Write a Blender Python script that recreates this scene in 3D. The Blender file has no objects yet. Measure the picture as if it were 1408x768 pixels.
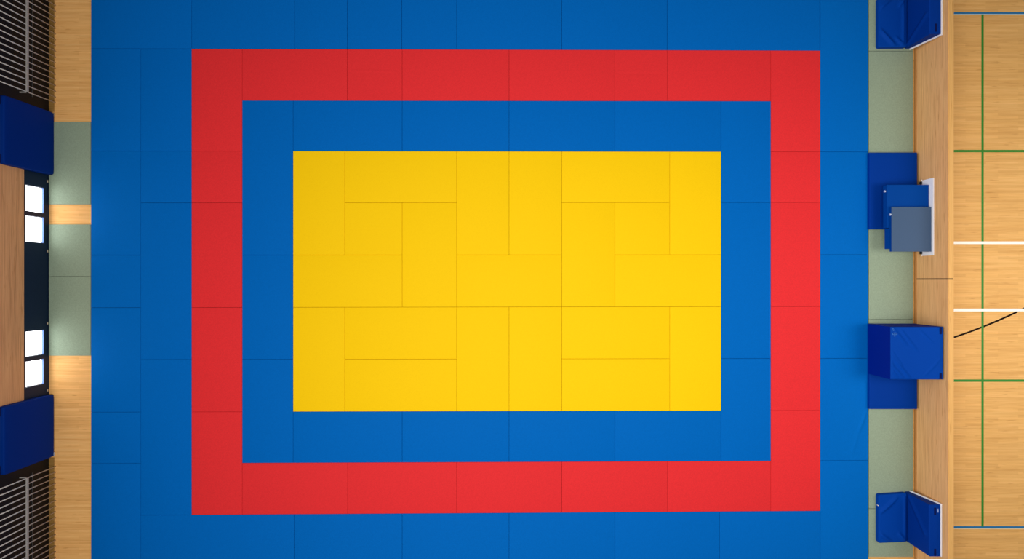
import bpy, bmesh, math, random
from mathutils import Vector
random.seed(7)
D = 13.0            # camera height above the mat surface (z = 0)
PPM = 72.0          # pixels per metre on the mat surface
F = D * PPM
FLOOR = -0.03       # parquet surface; the mats are 3 cm thick
C = bpy.context.scene.collection

# ------------------------------------------------------------------ helpers
def lin(h):
    h = h.lstrip('#')
    out = []
    for i in (0, 2, 4):
        c = int(h[i:i+2], 16) / 255
        out.append(c / 12.92 if c <= 0.04045 else ((c + 0.055) / 1.055) ** 2.4)
    return tuple(out) + (1.0,)

def R(ox, oy, z=0.0):
    """true plan offsets (in mat-surface pixels from the picture centre) -> metres"""
    return Vector((ox / PPM, -oy / PPM, z))

def P(px, py, z=0.0):
    """picture position of a point known to be at height z -> metres"""
    k = (D - z) / F
    return Vector(((px - 704) * k, -(py - 384) * k, z))

def new_obj(name, me, mat=None, parent=None, loc=None):
    o = bpy.data.objects.new(name, me)
    C.objects.link(o)
    if mat:
        for m in (mat if isinstance(mat, (list, tuple)) else [mat]):
            me.materials.append(m)
    if parent: o.parent = parent
    if loc is not None: o.location = loc
    return o

def tag(o, label=None, cat=None, group=None, kind=None):
    if label: o['label'] = label
    if cat: o['category'] = cat
    if group: o['group'] = group
    if kind: o['kind'] = kind
    return o

def empty(name, loc, label, cat, group=None):
    o = bpy.data.objects.new(name, None); C.objects.link(o)
    o.location = loc; o.empty_display_size = 0.1
    return tag(o, label, cat, group)

def struct(name, bm, mat, parent=None):
    me = bpy.data.meshes.new(name); bm.to_mesh(me); bm.free()
    o = new_obj(name, me, mat, parent)
    o['kind'] = 'structure'
    return o

def box(bm, a, b, mi=0):
    x0, x1 = sorted((a[0], b[0])); y0, y1 = sorted((a[1], b[1])); z0, z1 = sorted((a[2], b[2]))
    vs = [bm.verts.new(p) for p in ((x0,y0,z0),(x1,y0,z0),(x1,y1,z0),(x0,y1,z0),
                                    (x0,y0,z1),(x1,y0,z1),(x1,y1,z1),(x0,y1,z1))]
    fs = []
    for q in ((0,3,2,1),(4,5,6,7),(0,1,5,4),(1,2,6,5),(2,3,7,6),(3,0,4,7)):
        f = bm.faces.new([vs[i] for i in q]); f.material_index = mi; fs.append(f)
    return vs, fs

def box_obj(name, a, b, mat, parent=None, bevel=0.0, seg=2, smooth=True):
    """rounded box; a, b are world corners; the object keeps its origin at the base centre"""
    a, b = Vector(a), Vector(b)
    base = Vector(((a.x+b.x)/2, (a.y+b.y)/2, min(a.z, b.z)))
    bm = bmesh.new(); box(bm, a - base, b - base)
    if bevel:
        bmesh.ops.bevel(bm, geom=bm.edges[:], offset=bevel, segments=seg, profile=0.6, affect='EDGES')
    me = bpy.data.meshes.new(name); bm.to_mesh(me); bm.free()
    loc = base - (parent.location if parent else Vector())
    return new_obj(name, me, mat, parent, loc)

def tube(bm, p0, p1, r, n=10, caps=True):
    p0, p1 = Vector(p0), Vector(p1)
    d = (p1 - p0).normalized()
    s = d.orthogonal().normalized(); t = d.cross(s)
    rings = []
    for p in (p0, p1):
        rings.append([bm.verts.new(p + r*(math.cos(2*math.pi*k/n)*s + math.sin(2*math.pi*k/n)*t)) for k in range(n)])
    for k in range(n):
        f = bm.faces.new((rings[0][k], rings[0][(k+1) % n], rings[1][(k+1) % n], rings[1][k])); f.smooth = True
    if caps:
        bm.faces.new(rings[0][::-1]); bm.faces.new(rings[1])

def bm_obj(name, bm, mat, parent=None, loc=None):
    me = bpy.data.meshes.new(name); bm.to_mesh(me); bm.free()
    return new_obj(name, me, mat, parent, loc)

def edge_nodes(L, r, n):
    e = [0.0, r*0.08, r*0.3, r*0.62, r]
    mid = [r + (L - 2*r) * i / n for i in range(1, n)] if n > 1 else []
    return e + mid + [L - x for x in reversed(e)]

def seg_dist(px, py, s):
    ax, ay, bx, by = s
    dx, dy = bx-ax, by-ay
    L2 = dx*dx + dy*dy
    t = ((px-ax)*dx + (py-ay)*dy) / L2
    tc = min(1, max(0, t))
    return math.hypot(px-ax-tc*dx, py-ay-tc*dy), tc

def cushion(name, q, normal, T, r, mat, parent=None, n=1, wrinkles=(), puff=0.0, loc=None, corner=0.0):
    """upholstered slab: back/base quad q (4 world points, counter-clockwise seen from the normal side),
    swollen T metres along the normal (T may vary with v), rounded edges r, fold lines as
    (u0,v0,u1,v1,width,height) in metres on the face."""
    q = [Vector(p) for p in q]; normal = Vector(normal).normalized()
    LU = ((q[1]-q[0]).length + (q[2]-q[3]).length)/2
    LV = ((q[3]-q[0]).length + (q[2]-q[1]).length)/2
    nu = n if isinstance(n, int) else n[0]; nv = n if isinstance(n, int) else n[1]
    US, VS = edge_nodes(LU, r, nu), edge_nodes(LV, r, nv)
    origin = loc if loc is not None else sum(q, Vector()) / 4
    def base(u, v):
        a, b = u/LU, v/LV
        return (q[0]*(1-a)+q[1]*a)*(1-b) + (q[3]*(1-a)+q[2]*a)*b
    def thick(u, v):
        return T(v/LV) if callable(T) else T
    bm = bmesh.new(); grid = []
    for v in VS:
        row = []
        for u in US:
            d = min(u, LU-u, v, LV-v)
            h = thick(u, v)
            if d < r: h += math.sqrt(max(0, r*r - (r-d)**2)) - r
            uu, vv = u, v
            if corner:                           # rounded outline in plan
                cu = corner if u < corner else (LU-corner if u > LU-corner else None)
                cv = corner if v < corner else (LV-corner if v > LV-corner else None)
                if cu is not None and cv is not None:
                    du, dv = u-cu, v-cv
                    m = max(abs(du), abs(dv)); l = math.hypot(du, dv)
                    if l > 1e-9: uu, vv = cu + du*m/l, cv + dv*m/l
            w = min(1, d/(3*r + 1e-6))
            if puff: h += puff * (1 - (2*u/LU-1)**4) * (1 - (2*v/LV-1)**4)
            for (u0, v0, u1, v1, wd, hh) in wrinkles:
                ds, t = seg_dist(u, v, (u0, v0, u1, v1))
                h += w * 1.5 * hh * math.exp(-(ds/wd)**2) * (0.35 + 0.65*math.sin(math.pi*min(1, max(0, 0.1+0.8*t))))
            row.append(bm.verts.new(base(uu, vv) + normal*h - origin))
        grid.append(row)
    for j in range(len(VS)-1):
        for i in range(len(US)-1):
            f = bm.faces.new((grid[j][i], grid[j][i+1], grid[j+1][i+1], grid[j+1][i])); f.smooth = True
    loop = [grid[0][i] for i in range(len(US))] + [grid[j][-1] for j in range(1, len(VS))] + \
           [grid[-1][i] for i in range(len(US)-2, -1, -1)] + [grid[j][0] for j in range(len(VS)-2, 0, -1)]
    low = []
    for vtx in loop:
        p = vtx.co + origin
        # project back on to the base quad along the normal
        dd = (p - q[0]).dot(normal)
        low.append(bm.verts.new(p - normal*dd - origin))
    for k in range(len(loop)):
        f = bm.faces.new((loop[k], low[k], low[(k+1) % len(loop)], loop[(k+1) % len(loop)])); f.smooth = True
    bm.faces.new([bm.verts.new(v.co) for v in reversed(low)])
    bmesh.ops.recalc_face_normals(bm, faces=bm.faces[:])
    o = bm_obj(name, bm, mat, parent, origin - (parent.location if parent else Vector()))
    return o

# ------------------------------------------------------------------ materials
def mat_base(name):
    m = bpy.data.materials.new(name); m.use_nodes = True
    nt = m.node_tree
    return m, nt, nt.nodes['Principled BSDF']

def plain(name, col, rough=0.5, metal=0.0, spec=0.3):
    m, nt, b = mat_base(name)
    b.inputs['Base Color'].default_value = lin(col)
    b.inputs['Roughness'].default_value = rough
    b.inputs['Metallic'].default_value = metal
    b.inputs['Specular IOR Level'].default_value = spec
    return m

def texmap(nt, scale, rot=(0,0,0)):
    tc = nt.nodes.new('ShaderNodeTexCoord'); mp = nt.nodes.new('ShaderNodeMapping')
    mp.inputs['Scale'].default_value = scale; mp.inputs['Rotation'].default_value = rot
    nt.links.new(tc.outputs['Object'], mp.inputs['Vector'])
    return mp

def noise(nt, vec, scale, detail=3, rough=0.6):
    n = nt.nodes.new('ShaderNodeTexNoise')
    n.inputs['Scale'].default_value = scale; n.inputs['Detail'].default_value = detail
    n.inputs['Roughness'].default_value = rough
    nt.links.new(vec.outputs[0], n.inputs['Vector'])
    return n

def ramp(nt, fac, stops):
    r = nt.nodes.new('ShaderNodeValToRGB')
    els = r.color_ramp.elements
    while len(els) < len(stops): els.new(0.5)
    for e, (p, c) in zip(els, stops): e.position = p; e.color = c
    nt.links.new(fac, r.inputs['Fac'])
    return r

def scaled(col, k):
    c = lin(col); return (c[0]*k, c[1]*k, c[2]*k, 1)

def vinyl(name, col, var=0.06, scale=55, rough=0.62, spec=0.2, bump=0.25, dist=0.004):
    """embossed mat / cover vinyl: fine grain in colour and relief"""
    m, nt, b = mat_base(name)
    mp = texmap(nt, (1,1,1))
    n = noise(nt, mp, scale, 2, 0.7)
    r = ramp(nt, n.outputs['Fac'], [(0.3, scaled(col, 1-var)), (0.7, scaled(col, 1+var))])
    nt.links.new(r.outputs['Color'], b.inputs['Base Color'])
    b.inputs['Roughness'].default_value = rough
    b.inputs['Specular IOR Level'].default_value = spec
    bp = nt.nodes.new('ShaderNodeBump'); bp.inputs['Strength'].default_value = bump; bp.inputs['Distance'].default_value = dist
    nt.links.new(n.outputs['Fac'], bp.inputs['Height']); nt.links.new(bp.outputs['Normal'], b.inputs['Normal'])
    return m

def wood(name, light, mid, dark, along='x', fine=1.0, rough=0.5, boards=True, spec=0.25, contrast=1.0):
    m, nt, b = mat_base(name)
    def sc(a, c): return (a, c, c) if along == 'x' else (c, a, c)
    mp1 = texmap(nt, sc(0.8*fine, 22*fine)); mp2 = texmap(nt, sc(1.8*fine, 85*fine)); mp3 = texmap(nt, sc(3.2*fine, 34*fine))
    n1 = noise(nt, mp1, 1.0, 4, 0.65); n2 = noise(nt, mp2, 1.0, 3, 0.6); n3 = noise(nt, mp3, 1.0, 1, 0.5)
    a = nt.nodes.new('ShaderNodeMix'); a.data_type = 'FLOAT'; a.inputs[0].default_value = 0.5
    nt.links.new(n1.outputs['Fac'], a.inputs[2]); nt.links.new(n2.outputs['Fac'], a.inputs[3])
    w = 0.24 / contrast
    r = ramp(nt, a.outputs[0], [(0.5-w, lin(dark)), (0.5, lin(mid)), (0.5+w, lin(light))])
    # short dark flecks in the strips
    fl = ramp(nt, n3.outputs['Fac'], [(0.66, (1,1,1,1)), (0.76, (0.78,0.70,0.60,1))])
    mx = nt.nodes.new('ShaderNodeMix'); mx.data_type = 'RGBA'; mx.blend_type = 'MULTIPLY'; mx.inputs[0].default_value = 0.8
    nt.links.new(r.outputs['Color'], mx.inputs[6]); nt.links.new(fl.outputs['Color'], mx.inputs[7])
    out = mx.outputs[2]
    if boards:
        mpb = texmap(nt, (1,1,1), (0,0,0) if along == 'x' else (0,0,math.pi/2))
        br = nt.nodes.new('ShaderNodeTexBrick')
        br.inputs['Scale'].default_value = 1.0; br.inputs['Brick Width'].default_value = 0.62; br.inputs['Row Height'].default_value = 0.055
        br.inputs['Mortar Size'].default_value = 0.0012; br.inputs['Mortar Smooth'].default_value = 0.6
        br.inputs['Color1'].default_value = (1,1,1,1); br.inputs['Color2'].default_value = (0.88,0.85,0.81,1); br.inputs['Mortar'].default_value = (0.86,0.82,0.76,1)
        br.offset = 0.37; br.offset_frequency = 2
        nt.links.new(mpb.outputs[0], br.inputs['Vector'])
        m2 = nt.nodes.new('ShaderNodeMix'); m2.data_type = 'RGBA'; m2.blend_type = 'MULTIPLY'; m2.inputs[0].default_value = 0.85
        nt.links.new(out, m2.inputs[6]); nt.links.new(br.outputs['Color'], m2.inputs[7]); out = m2.outputs[2]
    nt.links.new(out, b.inputs['Base Color'])
    b.inputs['Roughness'].default_value = rough; b.inputs['Specular IOR Level'].default_value = spec
    return m

M_YEL = vinyl('yellow_mat_vinyl', '#FFCD08', 0.03, spec=0.06)
M_RED = vinyl('red_mat_vinyl', '#E63033', 0.07, spec=0.06)
M_BLU = vinyl('blue_mat_vinyl', '#0065BA', 0.06, spec=0.03)
M_GRN = vinyl('green_mat_vinyl', '#8E9D86', 0.10, spec=0.1)
M_PAD = vinyl('royal_blue_cover', '#003C98', 0.05, 90, 0.6, 0.04, 0.1, 0.002)
M_BACK = vinyl('shaded_back_cover', '#00328A', 0.05, 90, 0.6, 0.04, 0.1, 0.002)  # royal cover darkened, shade painted into the upright back cushions
M_DPAD = vinyl('navy_blue_cover', '#00358F', 0.05, 90, 0.6, 0.04, 0.1, 0.002)
M_WPAD = vinyl('midnight_blue_cover', '#002876', 0.05, 90, 0.6, 0.04, 0.1, 0.002)
M_SIDE = vinyl('shaded_side_cover', '#002086', 0.05, 90, 0.6, 0.04, 0.1, 0.002)  # shaded copy of the royal cover for the cube's upright sides
M_BOXB = vinyl('blue_case_laminate', '#003F90', 0.05, 80, 0.6, 0.04, 0.1, 0.002)
M_GREY = vinyl('slate_grey_laminate', '#465B78', 0.08, 80, 0.6, 0.08, 0.1, 0.002)
M_WHITE = vinyl('white_board', '#F0F0F6', 0.02, 30, 0.5, 0.2, 0.05, 0.001)
M_SILL = plain('pale_blue_sill', '#6A86C0', 0.6, 0, 0.1)
M_BLACK = plain('black_rubber', '#0A0A0E', 0.6)
M_STRAP = plain('dark_navy_strap', '#00104A', 0.7, 0, 0.1)
M_STEEL = vinyl('grey_painted_steel', '#A09A94', 0.05, 40, 0.4, 0.4, 0.05, 0.001)
M_BAR = vinyl('light_grey_steel_bar', '#BAB4AE', 0.05, 40, 0.4, 0.4, 0.05, 0.001)
M_DIM = plain('dim_steel', '#4A4644', 0.5)
M_CHROME = plain('bright_metal', '#D8E0F0', 0.3, 0.6)
M_BUCK = plain('blue_grey_buckle', '#7F96C8', 0.5, 0, 0.1)
M_STRIP = wood('shade_strip_wood', '#A98248', '#96703A', '#7C5A2C', 'x', 1.0, 0.6, False, 0.08, 1.0)  # dark wood tone carries the shade below the bar screens
M_BOLT = plain('pale_bolt_metal', '#F4E6D8', 0.4, 0.1)
M_BRASS = plain('pale_metal', '#B8A890', 0.4, 0.5)
M_NAVY = vinyl('navy_wall_panel', '#0C2038', 0.10, 40, 0.4, 0.15, 0.05, 0.001)
M_DARK = vinyl('dark_brown_recess', '#121012', 0.12, 30, 0.5, 0.2, 0.05, 0.001)
M_EMB = plain('pale_blue_print', '#2A68B4', 0.6)
M_SEAM = plain('dark_joint', '#1E1A18', 0.8, 0, 0.05)
M_PARQ = wood('parquet', '#F0BE7A', '#E4AE66', '#D29850', 'x', 1.0, 0.55, True, 0.15)
M_PARQL = wood('entrance_parquet', '#FFCB86', '#F2B66E', '#DC9C56', 'x', 1.0, 0.55, True, 0.12)
M_PANEL = wood('barrier_veneer', '#F4C488', '#E2AE74', '#BE8854', 'y', 1.0, 0.6, False, 0.08, 1.15)
M_CAP = wood('barrier_cap_oak', '#E6B26C', '#DEA862', '#CE9854', 'y', 1.0, 0.5, False, 0.15, 0.9)
M_BASE = wood('baseboard_oak', '#C08C54', '#B08048', '#987040', 'y', 1.0, 0.6, False, 0.1, 0.9)
M_CLAD = wood('wall_cladding_oak', '#E8AE76', '#D69C68', '#A8744A', 'y', 1.0, 0.55, False, 0.1, 1.1)
M_LGREEN = plain('green_court_paint', '#2C7F24', 0.5)
M_LWHITE = plain('white_court_paint', '#FBF4E6', 0.5)
M_LBLUE = plain('blue_court_paint', '#1C6CA0', 0.5)
M_LPALE = plain('pale_line_edge', '#C4CCC0', 0.5)
M_LBLACK = plain('black_court_paint', '#1C0E06', 0.5, 0, 0.05)
M_PANE, _nt, _b = mat_base('frosted_lit_glass')
_b.inputs['Base Color'].default_value = (0.8, 0.85, 0.9, 1); _b.inputs['Roughness'].default_value = 0.4
_b.inputs['Emission Color'].default_value = (0.93, 0.96, 1.0, 1); _b.inputs['Emission Strength'].default_value = 5.5

# ------------------------------------------------------------------ floor with painted court lines
bm = bmesh.new()
def floor_quad(pts, mi, dz=0.0):
    f = bm.faces.new([bm.verts.new(Vector((p[0], p[1], FLOOR + dz))) for p in pts]); f.material_index = mi
XL, XR, Y0, Y1 = -10.5, 15.0, -10.0, 10.0
box(bm, (XL, Y0, FLOOR - 0.1), (XR, Y1, FLOOR))
def court_line(x0, y0, x1, y1, mi, dz):          # rectangle given by its edges on the floor plane
    a, b = P(x0, y0, FLOOR), P(x1, y1, FLOOR)
    floor_quad([(a.x, b.y), (b.x, b.y), (b.x, a.y), (a.x, a.y)], mi, dz)
FAR = 1740
court_line(1290, 331.7, FAR, 335.3, 2, 0.0020)
court_line(1290, 424.0, FAR, 427.8, 2, 0.0020)
court_line(1290, 206.0, FAR, 209.2, 1, 0.0015)
court_line(1290, 521.3, FAR, 524.6, 1, 0.0015)
court_line(1349.4, 20.0, 1352.6, 723.5, 1, 0.0017)
court_line(1290, 16.7, FAR, 19.3, 3, 0.0014); court_line(1290, 19.3, FAR, 20.2, 4, 0.0012)
court_line(1290, 722.8, FAR, 725.6, 3, 0.0014); court_line(1290, 725.6, FAR, 726.5, 4, 0.0012)
# black arc: part of a circle of about ten metres radius
pts = []
for i in range(29):
    t = -0.35 + i * 0.1
    x = 1313 + 87*t
    y = 463 - 35.3*t + 6.6*t*(1-t)
    pts.append((x, y))
ups, dns = [], []
for i, p in enumerate(pts):
    a, b = pts[max(0, i-1)], pts[min(len(pts)-1, i+1)]
    dx, dy = b[0]-a[0], b[1]-a[1]; l = math.hypot(dx, dy); nx, ny = -dy/l, dx/l
    ups.append(P(p[0]+nx*1.25, p[1]+ny*1.25, FLOOR)); dns.append(P(p[0]-nx*1.25, p[1]-ny*1.25, FLOOR))
for i in range(len(pts)-1):
    floor_quad([ups[i], ups[i+1], dns[i+1], dns[i]], 5, 0.0008)
_a, _b = P(40, -340, FLOOR), P(300, 1100, FLOOR)
floor_quad([(_a.x, _b.y), (_b.x, _b.y), (_b.x, _a.y), (_a.x, _a.y)], 7, 0.00015)
for (x0, y0, x1, y1) in ((125.6, -72, 1193.4, 841), (66.8, 167.6, 124.6, 280.4), (66.8, 308.6, 124.6, 488.4), (1194.4, -72, 1255.6, 765)):
    a, b = P(x0, y0, 0), P(x1, y1, 0)             # dark underlay seen in the joints between mats
    floor_quad([(a.x, b.y), (b.x, b.y), (b.x, a.y), (a.x, a.y)], 6, 0.0003)
for f in bm.faces:
    f.normal_update()
    if f.normal.z < 0 and f.calc_center_median().z > FLOOR - 0.01: f.normal_flip()
floor = struct('floor', bm, [M_PARQ, M_LGREEN, M_LWHITE, M_LBLUE, M_LPALE, M_LBLACK, M_SEAM, M_PARQL])

# ------------------------------------------------------------------ tatami mats
LROW = [-75, -4.5, 67, 138, 207.5, 278.5, 350.5, 422.5, 494, 566, 636.5, 707.5, 778, 850]
RROW = [-73,  1.0, 69.5, 139, 208.5, 278, 350, 421, 492.5, 564, 633, 702, 772, 843]
def rowy(i, x):
    t = (x - 264) / (1128 - 264)
    return LROW[i]*(1-t) + RROW[i]*t
def mat(x0, i0, x1, i1, m, label, group, name, wr=()):
    g = 0.13                                      # half of the joint between two mats, in pixels
    pts = [(x0+g, rowy(i1, x0)-g), (x1-g, rowy(i1, x1)-g), (x1-g, rowy(i0, x1)+g), (x0+g, rowy(i0, x0)+g)]
    q = [P(x, y, 0) + Vector((0, 0, FLOOR + 0.0005)) for x, y in pts]
    W = []
    for (ax, ay, bx, by, wd, hh) in wr:
        W.append(((ax-x0)/PPM, (rowy(i1, x0)-ay)/PPM, (bx-x0)/PPM, (rowy(i1, x0)-by)/PPM, wd, hh))
    n = 1 if not wr else (int((x1-x0)*0.9), int((LROW[i1]-LROW[i0])*0.9))
    o = cushion(name, q, (0,0,1), -FLOOR - 0.0005, 0.006, m, n=n, wrinkles=W)
    return tag(o, label, 'mat', group)

Y = [
 (403,4,474,6, 'tall yellow mat at the top left corner of the yellow field'),
 (474,4,628,5, 'wide yellow mat in the top row right of the top left corner mat'),
 (628,4,700,6, 'tall yellow mat at top middle, left one of the central pair'),
 (700,4,772.5,6, 'tall yellow mat at top middle, right one of the central pair'),
 (772.5,4,921,5, 'wide yellow mat in the top row left of the top right corner mat'),
 (921,4,991.5,6, 'tall yellow mat at the top right corner of the yellow field'),
 (474,5,553,6, 'small square yellow mat in the left half of the yellow field'),
 (553,5,628,7, 'tall yellow mat standing right of the left small square yellow mat'),
 (772.5,5,845.5,7, 'tall yellow mat standing left of the right small square yellow mat'),
 (845.5,5,921,6, 'small square yellow mat in the right half of the yellow field'),
 (403,6,553,7, 'wide yellow mat at the left edge halfway down the yellow field'),
 (628,6,772.5,7, 'wide yellow mat at the very centre of the yellow field'),
 (845.5,6,991.5,7, 'wide yellow mat at the right edge halfway down the yellow field'),
 (403,7,474,9, 'tall yellow mat at the bottom left corner of the yellow field'),
 (474,7,628,8, 'upper of two wide yellow mats beside the bottom left corner mat'),
 (474,8,628,9, 'lower of two wide yellow mats beside the bottom left corner mat'),
 (628,7,700,9, 'tall yellow mat at bottom middle, left one of the central pair'),
 (700,7,772.5,9, 'tall yellow mat at bottom middle, right one of the central pair'),
 (772.5,7,921,8, 'upper of two wide yellow mats beside the bottom right corner mat'),
 (772.5,8,921,9, 'lower of two wide yellow mats beside the bottom right corner mat'),
 (921,7,991.5,9, 'tall yellow mat at the bottom right corner of the yellow field'),
]
for x0, i0, x1, i1, l in Y:
    w = [(480,312,548,312,0.012,0.0015)] if (x0, i0) == (474, 5) else ()
    mat(x0, i0, x1, i1, M_YEL, l, 'yellow centre mats', 'yellow_mat', w)
RD = [
 (263.5,2,333,4, 'tall red mat at the top left corner of the red frame'),
 (333,2,477.5,3, 'wide red mat in the top band next to the top left corner mat'),
 (477.5,2,553,3, 'small square red mat in the left half of the top red band'),
 (553,2,700,3, 'wide red mat just left of centre in the top red band'),
 (700,2,845.5,3, 'wide red mat just right of centre in the top red band'),
 (845.5,2,918,3, 'small square red mat with a faint crease in the top red band'),
 (918,2,1060,3, 'wide red mat in the top band next to the top right corner mat'),
 (1060,2,1128,4, 'tall red mat at the top right corner of the red frame'),
 (263.5,4,333,5, 'small square red mat in the left red band'),
 (263.5,5,333,7, 'tall red mat in the left band directly below its square mat'),
 (263.5,7,333,9, 'tall red mat in the left band directly above the bottom corner mat'),
 (263.5,9,333,11, 'tall red mat at the bottom left corner of the red frame'),
 (1060,4,1128,5, 'small square red mat in the right red band'),
 (1060,5,1128,7, 'tall red mat in the right band directly below its square mat'),
 (1060,7,1128,9, 'tall red mat in the right band directly above the bottom corner mat'),
 (1060,9,1128,11, 'tall red mat at the bottom right corner of the red frame'),
 (333,10,478,11, 'wide red mat in the bottom band next to the left corner mat'),
 (478,10,628,11, 'second wide red mat from the left in the bottom red band'),
 (628,10,772.5,11, 'wide red mat in the middle of the bottom red band'),
 (772.5,10,918,11, 'second wide red mat from the right in the bottom red band'),
 (918,10,1060,11, 'wide red mat in the bottom band next to the right corner mat'),
]
for x0, i0, x1, i1, l in RD:
    w = ()
    if (x0, i0) == (845.5, 2): w = [(849,101.5,913,101.5,0.014,-0.0022)]
    if (x0, i0) == (477.5, 2): w = [(486,97,545,98.5,0.014,0.002)]
    mat(x0, i0, x1, i1, M_RED, l, 'red border mats', 'red_mat', w)
IB = [
 (333,3,403,6, 'long blue mat at the top left corner inside the red frame'),
 (333,6,403,8, 'tall blue mat midway down left between the red and yellow mats'),
 (333,8,403,10, 'tall blue mat at the bottom left corner inside the red frame'),
 (991.5,3,1060,5, 'tall blue mat at the top right corner inside the red frame'),
 (991.5,5,1060,8, 'long blue mat midway down right between the yellow and red mats'),
 (991.5,8,1060,10, 'tall blue mat at the bottom right corner inside the red frame'),
 (403,3,553,4, 'leftmost of the four wide blue mats above the yellow field'),
 (553,3,700,4, 'second from left of the four wide blue mats above the yellow field'),
 (700,3,845.5,4, 'third from left of the four wide blue mats above the yellow field'),
 (845.5,3,991.5,4, 'rightmost of the four wide blue mats above the yellow field'),
 (403,9,553,10, 'leftmost of the four wide blue mats below the yellow field'),
 (553,9,700,10, 'second from left of the four wide blue mats below the yellow field'),
 (700,9,845.5,10, 'third from left of the four wide blue mats below the yellow field'),
 (845.5,9,991.5,10, 'rightmost of the four wide blue mats below the yellow field'),
]
for x0, i0, x1, i1, l in IB:
    mat(x0, i0, x1, i1, M_BLU, l, 'inner blue border mats', 'blue_mat')
OB = [
 (125,0,263.5,2, 'large dark blue mat at the top left corner of the whole mat area'),
 (263.5,0,405,2, 'first blue mat above the red frame, from its left corner'),
 (405,0,477.5,2, 'narrow blue mat above the red frame, left of the other narrow one'),
 (477.5,0,552.5,2, 'second narrow blue mat from the left above the red frame'),
 (552.5,0,628,2, 'third narrow blue mat from the left above the red frame'),
 (628,0,772.5,2, 'blue mat above the red frame at the middle of the top edge'),
 (772.5,0,917.5,2, 'blue mat above the red frame just right of the middle top mat'),
 (917.5,0,1127.5,2, 'longest blue mat above the red frame, at its right end'),
 (125,2,193.5,4, 'dark blue mat in the leftmost column beside the top red corner'),
 (125,4,193.5,6, 'blue mat in the leftmost column beside the upper two lit windows'),
 (125,6,193.5,7, 'square blue mat in the leftmost column halfway down the left edge'),
 (125,7,193.5,9, 'blue mat in the leftmost column beside the lower two lit windows'),
 (125,9,193.5,10, 'square blue mat in the leftmost column beside the lower blue wall pad'),
 (125,10,193.5,13, 'dark blue mat at the bottom left corner of the whole mat area'),
 (193.5,2,263.5,4, 'blue mat left of the top left corner mat of the red frame'),
 (193.5,4,263.5,5, 'square blue mat left of the small square mat of the red frame'),
 (193.5,5,263.5,8, 'long blue mat left of the red frame halfway down'),
 (193.5,8,263.5,11, 'long blue mat left of the red frame at its lower end'),
 (193.5,11,404.5,13, 'longest blue mat below the red frame, at its left end'),
 (404.5,11,553,13, 'second blue mat from the left below the red frame'),
 (553,11,700,13, 'third blue mat from the left below the red frame'),
 (700,11,845.5,13, 'third blue mat from the right below the red frame'),
 (845.5,11,989.5,13, 'second blue mat from the right below the red frame'),
 (989.5,11,1128,13, 'blue mat below the bottom right corner of the red frame'),
 (1127.5,0,1194,1, 'blue mat barely showing at the top end of the right blue column'),
 (1128,1,1194,4, 'long blue mat in the right column beside the top right red corner'),
 (1128,4,1194,6, 'blue mat in the right column beside the blue and grey cases'),
 (1128,6,1194,8, 'blue mat in the right column beside the blue foam cube'),
 (1128,8,1194,10, 'creased blue mat in the right column below the blue foam cube'),
 (1128,10,1194,13, 'blue mat at the bottom end of the right column'),
]
for x0, i0, x1, i1, l in OB:
    w = [(1191,566,1181,592,0.03,0.010), (1181,592,1172,622,0.03,0.004)] if (x0, i0) == (1128, 8) else ()
    mat(x0, i0, x1, i1, M_BLU, l, 'outer blue border mats', 'blue_mat', w)

def green(x0, y0, x1, y1, label):
    g = 0.25
    q = [P(x, y, 0) + Vector((0, 0, FLOOR + 0.0005)) for x, y in ((x0+g, y1-g), (x1-g, y1-g), (x1-g, y0+g), (x0+g, y0+g))]
    o = cushion('green_mat', q, (0,0,1), -FLOOR - 0.0025, 0.005, M_GRN)
    tag(o, label, 'mat', 'grey green edge mats')
green(66.6, 167, 124.6, 281, 'grey green mat on the left next to the upper blue wall pad')
green(66.6, 308, 124.6, 380, 'shorter grey green mat on the left below the wooden gap')
green(66.6, 380, 124.6, 489, 'lowest grey green mat on the left, beside the lower lit windows')
green(1194.6, -72, 1256, 70, 'grey green mat under the upper right folding mat')
green(1194.6, 70, 1256, 255, 'grey green mat on the right just above the flat blue mat')
green(1194.6, 255, 1256, 439, 'grey green mat on the right between the grey case and foam cube')
green(1194.6, 439, 1256, 545, 'grey green mat mostly hidden under the blue foam cube')
green(1194.6, 545, 1256, 699, 'grey green mat on the right below the blue foam cube')
green(1194.6, 699, 1256, 765.5, 'grey green mat under the lower right folding mat')

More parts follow.
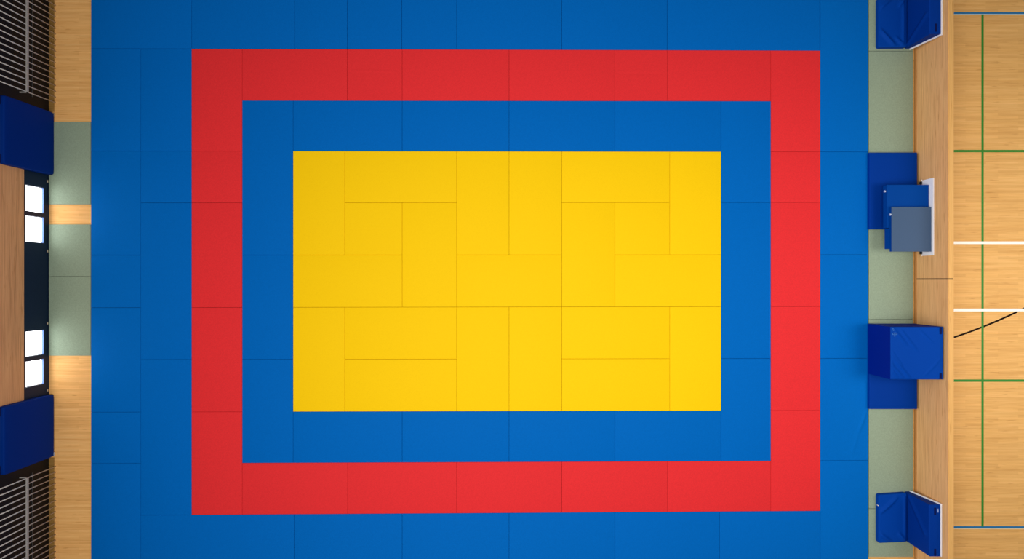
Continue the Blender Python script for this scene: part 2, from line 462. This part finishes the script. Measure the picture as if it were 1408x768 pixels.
# ------------------------------------------------------------------ left wall, windows, cladding
WX = -638 / PPM                                   # wall face
panes = [(-124.5, -90.2), (-84.3, -49.6), (68.4, 101.7), (108.0, 141.8)]
ZB, ZT = 0.12, 0.60
bm = bmesh.new()
wy = lambda oy: -oy / PPM
WT = 0.10
ys = [-205] + [v for p in panes for v in p] + [205]
box(bm, (WX, wy(-205), FLOOR), (WX-WT, wy(205), ZB), 0)
box(bm, (WX, wy(-205), ZT), (WX-WT, wy(205), 3.0), 0)
for k in range(0, len(ys), 2):
    box(bm, (WX, wy(ys[k]), ZB), (WX-WT, wy(ys[k+1]), ZT), 0)
box(bm, (WX, Y1, FLOOR), (WX-WT, wy(-205), 3.0), 1)
box(bm, (WX, wy(205), FLOOR), (WX-WT, Y0, 3.0), 1)
wall = struct('wall_left', bm, [M_NAVY, M_DARK])
for k, (a, b) in enumerate(panes):
    bm = bmesh.new()                              # slim frame around the glass
    e, xo, xi = 0.008, WX-0.075, WX-0.032
    box(bm, (xo, wy(a), ZB), (xi, wy(b), ZB+e)); box(bm, (xo, wy(a), ZT-e), (xi, wy(b), ZT))
    box(bm, (xo, wy(a), ZB+e), (xi, wy(a)-e, ZT-e)); box(bm, (xo, wy(b)+e, ZB+e), (xi, wy(b), ZT-e))
    w = struct('window_%d' % (k+1), bm, M_WHITE)
    bm = bmesh.new(); box(bm, (WX-0.06, wy(a)-e, ZB+e), (WX-0.045, wy(b)+e, ZT-e))
    struct('pane', bm, M_PANE, w)
    bm = bmesh.new(); box(bm, (WX-0.032, wy(a), ZB), (WX-0.001, wy(b), ZB+0.006))
    struct('window_sill', bm, M_SILL, w)
bm = bmesh.new(); box(bm, (WX + 0.021, wy(-196), 0.668), (WX + 0.0005, wy(200), 3.0))
struct('trim_1', bm, M_CLAD)                      # oak cladding above the windows
bm = bmesh.new()
for oy in (-134.6, -39, 60, 152):
    box(bm, (WX + 0.016, wy(oy-1.6), 0.012), (WX + 0.0005, wy(oy+1.6), 0.035))
    tube(bm, (WX + 0.014, wy(oy-1.9), 0.035), (WX + 0.014, wy(oy+1.9), 0.035), 0.008, 8)
struct('trim_2', bm, M_BRASS)                     # small pale hinges along the foot of the wall

bm = bmesh.new()                                  # dark strip standing in for shade at the wall foot under the bar screens
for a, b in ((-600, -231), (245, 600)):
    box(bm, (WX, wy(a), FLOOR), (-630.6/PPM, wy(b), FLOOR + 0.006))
struct('shade_strip', bm, M_STRIP)

# ------------------------------------------------------------------ right barrier
BX = 556.5 / PPM
ZBAR = 0.953
bm = bmesh.new()
for a, b in ((-720, -1.45), (-0.75, 720)):
    box(bm, (BX, wy(a), FLOOR), (BX + 0.085, wy(b), ZBAR - 0.03))
box(bm, (BX + 0.006, wy(-1.45), FLOOR), (BX + 0.08, wy(-0.75), ZBAR - 0.004), 1)
wr_ = struct('wall_right', bm, [M_PANEL, M_SEAM])
bm = bmesh.new()
for a, b in ((-720, -1.45), (-0.75, 720)):
    v, f = box(bm, (BX - 0.006, wy(a), ZBAR - 0.03), (BX + 0.097, wy(b), ZBAR))
bmesh.ops.bevel(bm, geom=[e for e in bm.edges if abs(e.verts[0].co.y - e.verts[1].co.y) > 1], offset=0.012, segments=3, affect='EDGES')
for f in bm.faces: f.smooth = False
struct('trim_3', bm, M_CAP)                       # cap rail on the barrier
bm = bmesh.new(); box(bm, (BX, wy(-720), FLOOR), (BX - 0.03, wy(720), 0.0))
struct('baseboard_right', bm, M_BASE)

# ------------------------------------------------------------------ steel bar screens on the left
GX = -629 / PPM
def grille(y_end, step, count, label):
    """y_end: floor position of the end bar; the bars go on away from the picture centre"""
    root = empty('bar_screen', (GX, wy(y_end + step*count/2), FLOOR), label, 'screen', 'steel bar screens along the left wall')
    o = root.location
    bm = bmesh.new(); tube(bm, (0,0,0), (0,0,1.66), 0.0105, 10)
    first = None
    for k in range(count):
        p = Vector((GX, wy(y_end + step*k), FLOOR)) - o
        if first is None:
            first = bm_obj('bar', bm, M_BAR, root, p)
        else:
            c = first.copy(); C.objects.link(c); c.parent = root; c.location = p
    ya, yb = wy(y_end), wy(y_end + step*(count-1))
    s = 1 if step > 0 else -1
    box_obj('rail', (GX + 0.008, ya + 0.012*s, 0.735), (GX + 0.032, yb, 0.785), M_STEEL, root, 0.004)
    box_obj('rear_rail', (WX + 0.004, ya + 0.012*s, 0.425), (WX + 0.016, yb, 0.445), M_DIM, root)
    box_obj('top_rail', (GX - 0.03, ya + 0.012*s, 1.63), (GX + 0.03, yb, 1.69), M_STEEL, root, 0.004)
    box_obj('bracket', (GX - 0.012, ya + 0.022*s, 0.735), (WX + 0.001, ya + 0.002*s, 0.76), M_STEEL, root, 0.002)
grille(-243.3, -7.88, 28, 'upper left grey steel bar screen in front of the dark wall')
grille(257.4, 7.80, 28, 'lower left grey steel bar screen in front of the dark wall')

# ------------------------------------------------------------------ blue wall pads on the left
def wall_pad(ya, yb, label, sgn):
    zb, zt = 0.0, 1.285
    fx, bx = -629.3/PPM, (-637.4)/PPM
    root = empty('wall_pad', ((fx+bx)/2, wy((ya+yb)/2), FLOOR), label, 'pad', 'blue pads against the left wall')
    q = [(bx, wy(ya), zb), (bx, wy(yb), zb), (bx, wy(yb), zt), (bx, wy(ya), zt)]
    q = [(bx, wy(yb), zb), (bx, wy(ya), zb), (bx, wy(ya), zt), (bx, wy(yb), zt)]
    cushion('cover', q, (1,0,0), fx-bx, 0.022, M_WPAD, root, n=12, puff=0.004, corner=0.05)
    for y0 in (ya + 1.0, yb - 12.0):
        box_obj('strap', (fx-0.05, wy(y0), zt-0.001), (bx+0.01, wy(y0+11), zt+0.005), M_STRAP, root, 0.002)
    for y0 in (ya + 2.5, yb - 2.5):
        bm = bmesh.new(); tube(bm, (-0.05, 0, 0), (0.02, 0, 0), 0.035, 14)
        bm_obj('foot', bm, M_BLACK, root, Vector(((fx+bx)/2, wy(y0), FLOOR + 0.036)) - root.location)
    # pale metal corner clip at the foot
    yo = ya if sgn < 0 else yb
    box_obj('corner_clip', (fx-0.03, wy(yo - 0.2*sgn), 0.0), (fx+0.004, wy(yo - 6*sgn), 0.012), M_BRASS if sgn < 0 else M_CHROME, root, 0.002)
wall_pad(-229, -143.5, 'tall dark blue wall pad above the lit windows, by the upper bar screen', -1)
wall_pad(157.5, 243, 'tall dark blue wall pad below the lit windows, by the lower bar screen', 1)

# ------------------------------------------------------------------ flat blue mats on the right
def flat_mat(ya, yb, label):
    q = [R(488.6, yb, 0.0005), R(553.8, yb, 0.0005), R(553.8, ya, 0.0005), R(488.6, ya, 0.0005)]
    o = cushion('crash_mat', q, (0,0,1), 0.08, 0.010, M_DPAD, n=10, puff=0.003)
    tag(o, label, 'mat', 'thick flat crash mats on the right')
flat_mat(-173.4, -68.7, 'thick flat blue crash mat lying under the blue and grey cases')
flat_mat(60.5, 177, 'thick flat blue crash mat lying under the large foam cube')

# ------------------------------------------------------------------ big foam cube
zb, zt = 0.0845, 0.842
ya, yb, xa, xb = 60.8, 128.6, 486.8, 555.0
root = empty('foam_cube', R((xa+xb)/2, (ya+yb)/2, zb), 'large blue vinyl foam cube on a flat blue mat by the wooden barrier', 'foam block')
k = D / (D - zt)
def cw(x0, y0, x1, y1, wd, hh):                   # picture line on the top face -> face metres
    f = lambda x, y: (((x-704)/k - xa)/PPM, (yb - (y-384)/k)/PPM)
    return f(x0, y0) + f(x1, y1) + (wd, hh)
W = [cw(1226,489,1252,521,0.020,0.014), cw(1225,500,1243,521,0.018,0.012), cw(1226,507,1236,521,0.015,0.010), cw(1226,483,1240,502,0.016,0.008),
     cw(1229,452,1246,474,0.020,0.012), cw(1240,455,1260,481,0.020,0.010), cw(1263,452,1282,471,0.018,0.007),
     cw(1272,515,1294,492,0.018,0.008), cw(1224,480,1227,510,0.020,0.006)]
q = [R(xa, yb, zb), R(xb, yb, zb), R(xb, ya, zb), R(xa, ya, zb)]
body = cushion('cover', q, (0,0,1), zt-zb, 0.014, M_PAD, root, n=72, wrinkles=W, puff=0.006)
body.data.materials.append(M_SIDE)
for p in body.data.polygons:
    if abs(p.normal.z) < 0.4: p.material_index = 1  # steep faces take the painted side shade
for y0, y1 in ((449.5, 459), (512.5, 521)):
    a, b = P(1291.8, y0, zt), P(1294.6, y1, zt)
    box_obj('strap', (a.x, a.y, zt-0.002), (b.x, b.y, zt+0.012), M_STRAP, root, 0.002)
# pale printed trefoil emblem near the corner
bm = bmesh.new()
def loop_print(cx, cy, rx, ry, rot, w):
    n = 20; ring = []
    for j in range(n):
        t = 2*math.pi*j/n
        for s in (1, 1-w):
            x, y = rx*s*math.cos(t), ry*s*math.sin(t)
            px_, py_ = cx + x*math.cos(rot)-y*math.sin(rot), cy + x*math.sin(rot)+y*math.cos(rot)
            ring.append(bm.verts.new(P(px_, py_, zt+0.0185) - root.location))
    for j in range(n):
        a, b, c, d = ring[2*j], ring[2*j+1], ring[(2*j+3) % (2*n)], ring[(2*j+2) % (2*n)]
        bm.faces.new((a, d, c, b))
loop_print(1228.0, 452.5, 2.4, 1.1, 1.1, 0.45)
loop_print(1228.6, 458.5, 2.2, 1.3, -0.6, 0.45)
loop_print(1232.0, 458.5, 2.2, 1.3, 0.6, 0.45)
loop_print(1230.2, 461.0, 1.6, 1.0, 1.57, 0.45)
bmesh.ops.recalc_face_normals(bm, faces=bm.faces[:])
e = bm_obj('emblem', bm, M_EMB, root); e['label'] = 'pale printed trefoil emblem'

# ------------------------------------------------------------------ folding mats propped at the barrier
def folding_mat(ya, yb, label, seat_w, back_w, straps, toward, zt=0.77):
    """ya<yb plan offsets; toward = side (-1 upper / +1 lower) facing the picture centre"""
    root = empty('folding_mat', R(520, (ya+yb)/2, 0), label, 'folding mat', 'blue folding mats propped against the barrier')
    zs = 0.10; k = D/(D-zs)
    def sw(x0, y0, x1, y1, wd, hh):
        f = lambda x, y: (((x-704)/k - 500)/PPM, (yb - (y-384)/k)/PPM)
        return f(x0, y0) + f(x1, y1) + (wd, hh)
    d0 = 2.5 if toward < 0 else 0.8; d1 = 1.6
    q = [R(500, yb + (d1 if toward < 0 else 0.4), 0.0), R(539.4, yb, 0.0), R(539.4, ya, 0.0), R(500, ya + (d0 if toward < 0 else 0.0), 0.0)]
    cushion('seat_cushion', q, (0,0,1), zs, 0.022, M_PAD, root, n=(40, 60), wrinkles=[sw(*w) for w in seat_w], puff=0.008, corner=0.04)
    kt = D/(D-zt)
    def bw(x0, y0, x1, y1, wd, hh):               # picture line on the upright front face
        def f(x, y):
            t = (x - 1247) / (1277.0 - 1247); kk = 1.0077 + (kt-1.0077)*t
            z = D*(1 - 1/kk)
            return ((y-384)/kk - ya)/PPM, z
        return f(x0, y0) + f(x1, y1) + (wd, hh)
    xb0, xb1 = 546.0, 554.0
    q = [R(xb0, yb, 0.0), R(xb0, ya, 0.0), R(xb1, ya, zt), R(xb1, yb, zt)]
    LU = (yb-ya)/PPM
    nrm = Vector((-1, 0, 0.0))
    # front face upright: the cushion grows thicker towards the top
    Tf = lambda b: ((xb0 + (xb1-xb0)*b) - 539.6)/PPM
    W = []
    for w in back_w:
        u0, v0, u1, v1, wd, hh = bw(*w)
        W.append((LU-u0, v0, LU-u1, v1, wd, hh))
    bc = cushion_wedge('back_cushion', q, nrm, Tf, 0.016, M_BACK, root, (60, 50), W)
    # white board behind
    o = root.location
    bm = bmesh.new()
    ya2, yb2 = (ya-1.6, yb) if toward < 0 else (ya, yb+1.8)
    pts = []
    for x0, z in ((xb0+0.3, 0.005), (xb1+0.3, zt+0.012)):
        for dx in (0, 1.5):
            for yy in (ya2, yb2):
                pts.append(bm.verts.new(R(x0+dx, yy, z) - o))
    for f in ((0,1,3,2),(4,6,7,5),(0,4,5,1),(2,3,7,6),(0,2,6,4),(1,5,7,3)):
        bm.faces.new([pts[i] for i in f])
    bmesh.ops.recalc_face_normals(bm, faces=bm.faces[:])
    bm_obj('back_board', bm, M_WHITE, root)['label'] = 'white board backing'
    for (x0, y0, x1, y1) in straps:
        a, b = P(x0, y0, zt), P(x1, y1, zt)
        box_obj('strap', (a.x, a.y, zt-0.004), (b.x, b.y, zt+0.004), M_STRAP, root, 0.002)
    return root

def cushion_wedge(name, q, nrm, Tf, r, mat_, root, n, W):
    """slab whose depth changes with height; sides closed to the leaning back plane"""
    q = [Vector(p) for p in q]
    LU = (q[1]-q[0]).length; LV = (q[3]-q[0]).length
    US, VS = edge_nodes(LU, r, n[0]), edge_nodes(LV, r, n[1])
    o = root.location; bm = bmesh.new(); G, B = [], []
    for v in VS:
        g, bk = [], []
        for u in US:
            a, b = u/LU, v/LV
            base = (q[0]*(1-a)+q[1]*a)*(1-b) + (q[3]*(1-a)+q[2]*a)*b
            d = min(u, LU-u, v, LV-v); h = Tf(b)
            if d < r: h += math.sqrt(max(0, r*r-(r-d)**2)) - r
            for (u0, v0, u1, v1, wd, hh) in W:
                ds, t = seg_dist(u, v, (u0, v0, u1, v1))
                h += min(1, d/(3*r)) * 1.5 * hh * math.exp(-(ds/wd)**2)
            g.append(bm.verts.new(base + nrm*h - o)); bk.append(base - o)
        G.append(g); B.append(bk)
    for j in range(len(VS)-1):
        for i in range(len(US)-1):
            f = bm.faces.new((G[j][i], G[j][i+1], G[j+1][i+1], G[j+1][i])); f.smooth = True
    idx = [(0, i) for i in range(len(US))] + [(j, len(US)-1) for j in range(1, len(VS))] + \
          [(len(VS)-1, i) for i in range(len(US)-2, -1, -1)] + [(j, 0) for j in range(len(VS)-2, 0, -1)]
    lo = [bm.verts.new(B[j][i]) for j, i in idx]; hi = [bm.verts.new(G[j][i].co) for j, i in idx]
    for k in range(len(idx)):
        bm.faces.new((hi[k], lo[k], lo[(k+1) % len(idx)], hi[(k+1) % len(idx)]))
    bm.faces.new([bm.verts.new(v.co) for v in reversed(lo)])
    bmesh.ops.remove_doubles(bm, verts=bm.verts[:], dist=1e-6)
    bmesh.ops.recalc_face_normals(bm, faces=bm.faces[:])
    return bm_obj(name, bm, mat_, root)

fm = folding_mat(291.2, 358.0, 'blue folding mat propped up at the bottom right against the barrier',
    [(1210,702.5,1232,684,0.035,0.022), (1209,731,1226,744,0.03,0.026), (1236,733,1245.5,744,0.03,0.024),
     (1244.5,684,1244.5,740,0.03,0.018)],
    [(1249,681,1272,733,0.045,0.016)],
    [(1284.3,697.5,1287.2,707.5), (1284.3,754,1287.2,763.6)], -1)
a = R(499.9, 308.4, 0.05)
box_obj('tag', (a.x-0.004, a.y-0.008, 0.05), (a.x+0.014, a.y+0.008, 0.095), M_BOLT, fm, 0.002)['label'] = 'small white tag'
a, b = P(1288.4, 699, 0.77), P(1290.4, 704, 0.77)
box_obj('buckle', (a.x, a.y, 0.766), (b.x, b.y, 0.775), M_BUCK, fm, 0.002)
folding_mat(-384.5, -317.0, 'blue folding mat propped up at the top right, cut by the frame',
    [(1207,38,1231,64,0.033,0.026), (1210,11,1224,-1,0.03,0.022), (1237,8,1243,-4,0.03,0.024), (1232,52,1243,64,0.03,0.02),
     (1242,2,1242,60,0.03,0.018)],
    [(1246,63,1273,20,0.04,0.016)],
    [(1285.5,32.5,1288.3,43.6)], 1, 0.785)

# ------------------------------------------------------------------ white wall shelf with cases
zs = 0.276
root = empty('wall_shelf', R(553, -83, 0.18), 'white wall shelf on the barrier, holding blue and grey cases', 'shelf')
box_obj('back_panel', R(555.0, -134.0, 0.185), R(556.4, -32.0, 0.542), M_WHITE, root, 0.003)
box_obj('deck', R(508, -123, zs-0.026), R(555.0, -43, zs), M_WHITE, root, 0.003)
for y0, d in ((-130.4, -1), (-36.0, 1)):
    bm = bmesh.new(); tube(bm, R(553.3, y0-1.9, 0.20), R(553.3, y0+1.9, 0.20), 0.022, 14)
    for v in bm.verts: v.co -= root.location
    bm_obj('hinge_knob', bm, M_BLACK, root)
    bm = bmesh.new(); tube(bm, R(554.2, y0 + d*2.0, 0.215), R(554.2, y0 + d*4.6, 0.215), 0.010, 10)
    for v in bm.verts: v.co -= root.location
    bm_obj('bolt', bm, M_BOLT, root)
    # arm that joins knob and panel
    box_obj('arm', R(552.6, y0-0.8, 0.19), R(555.2, y0+0.8, 0.21), M_BLACK, root, 0.002)

def case(xa, ya, xb, yb, z0, z1, top, label, knob_y=None, knob_z=None):
    root = empty('equipment_case', R((xa+xb)/2, (ya+yb)/2, z0), label, 'case', 'cases on the white wall shelf')
    box_obj('body', R(xa, ya, z0), R(xb, yb, z1-0.012), M_BOXB, root, 0.006)
    box_obj('lid', R(xa-0.1, ya-0.1, z1-0.012), R(xb+0.05, yb+0.1, z1), top, root, 0.004)
    if knob_y is not None:
        bm = bmesh.new(); tube(bm, R(xa-1.6, knob_y, knob_z), R(xa+0.1, knob_y, knob_z), 0.022, 14)
        for v in bm.verts: v.co -= root.location
        bm_obj('latch_knob', bm, M_CHROME, root)['label'] = 'bright metal latch knob'
    return root
case(499.3, -125.8, 554.4, -68.6, zs+0.0005, 0.42, M_BOXB, 'blue topped case at the upper end of the white shelf', -117.8, 0.36)
case(501.3, -68.0, 554.4, -40.8, zs+0.0005, 0.42, M_BOXB, 'blue case on the white shelf mostly hidden beneath the grey topped case')
case(502.2, -95.9, 554.6, -37.0, 0.4205, 0.4955, M_GREY, 'shallow slate grey topped case lying across two blue cases', -86.0, 0.468)

# ------------------------------------------------------------------ light
def area(name, loc, size, energy, col=(1,1,1), target=None):
    l = bpy.data.lights.new(name, 'AREA'); l.shape = 'RECTANGLE'; l.size, l.size_y = size
    l.energy = energy; l.color = col
    o = bpy.data.objects.new(name, l); C.objects.link(o); o.location = loc
    if target is not None:
        o.rotation_euler = (Vector(target) - Vector(loc)).to_track_quat('-Z', 'Y').to_euler()
    return o
area('hall_light', (-0.9, -1.8, 13.5), (8.5, 7), 1350, (1.0, 0.985, 0.96))
cl = area('court_light', (14.0, -0.5, 10.0), (3, 12), 255, (1.0, 0.97, 0.92), (13.0, -0.5, 0))
cl.data.spread = math.radians(76)
sl = area('barrier_fill_light', (-11.5, -0.5, 7.5), (14, 3), 108, (1.0, 0.98, 0.95), (7.7, -0.5, 0.2))  # fill lamp added from the left to brighten the right barrier
sl.data.spread = math.radians(44)
w = bpy.data.worlds.new('world'); bpy.context.scene.world = w; w.use_nodes = True
w.node_tree.nodes['Background'].inputs['Color'].default_value = (0.95, 0.97, 1.0, 1)
w.node_tree.nodes['Background'].inputs['Strength'].default_value = 0.28

# ------------------------------------------------------------------ camera
cam = bpy.data.cameras.new('camera'); co = bpy.data.objects.new('camera', cam); C.objects.link(co)
co.location = (0, 0, D); co.rotation_euler = (0, 0, 0)
cam.sensor_width = 36.0; cam.sensor_fit = 'HORIZONTAL'; cam.lens = 36.0 * F / 1408.0
cam.clip_end = 100
sc = bpy.context.scene; sc.camera = co
sc.view_settings.view_transform = 'Standard'; sc.view_settings.look = 'None'
sc.view_settings.exposure = 0.0; sc.view_settings.gamma = 1.0
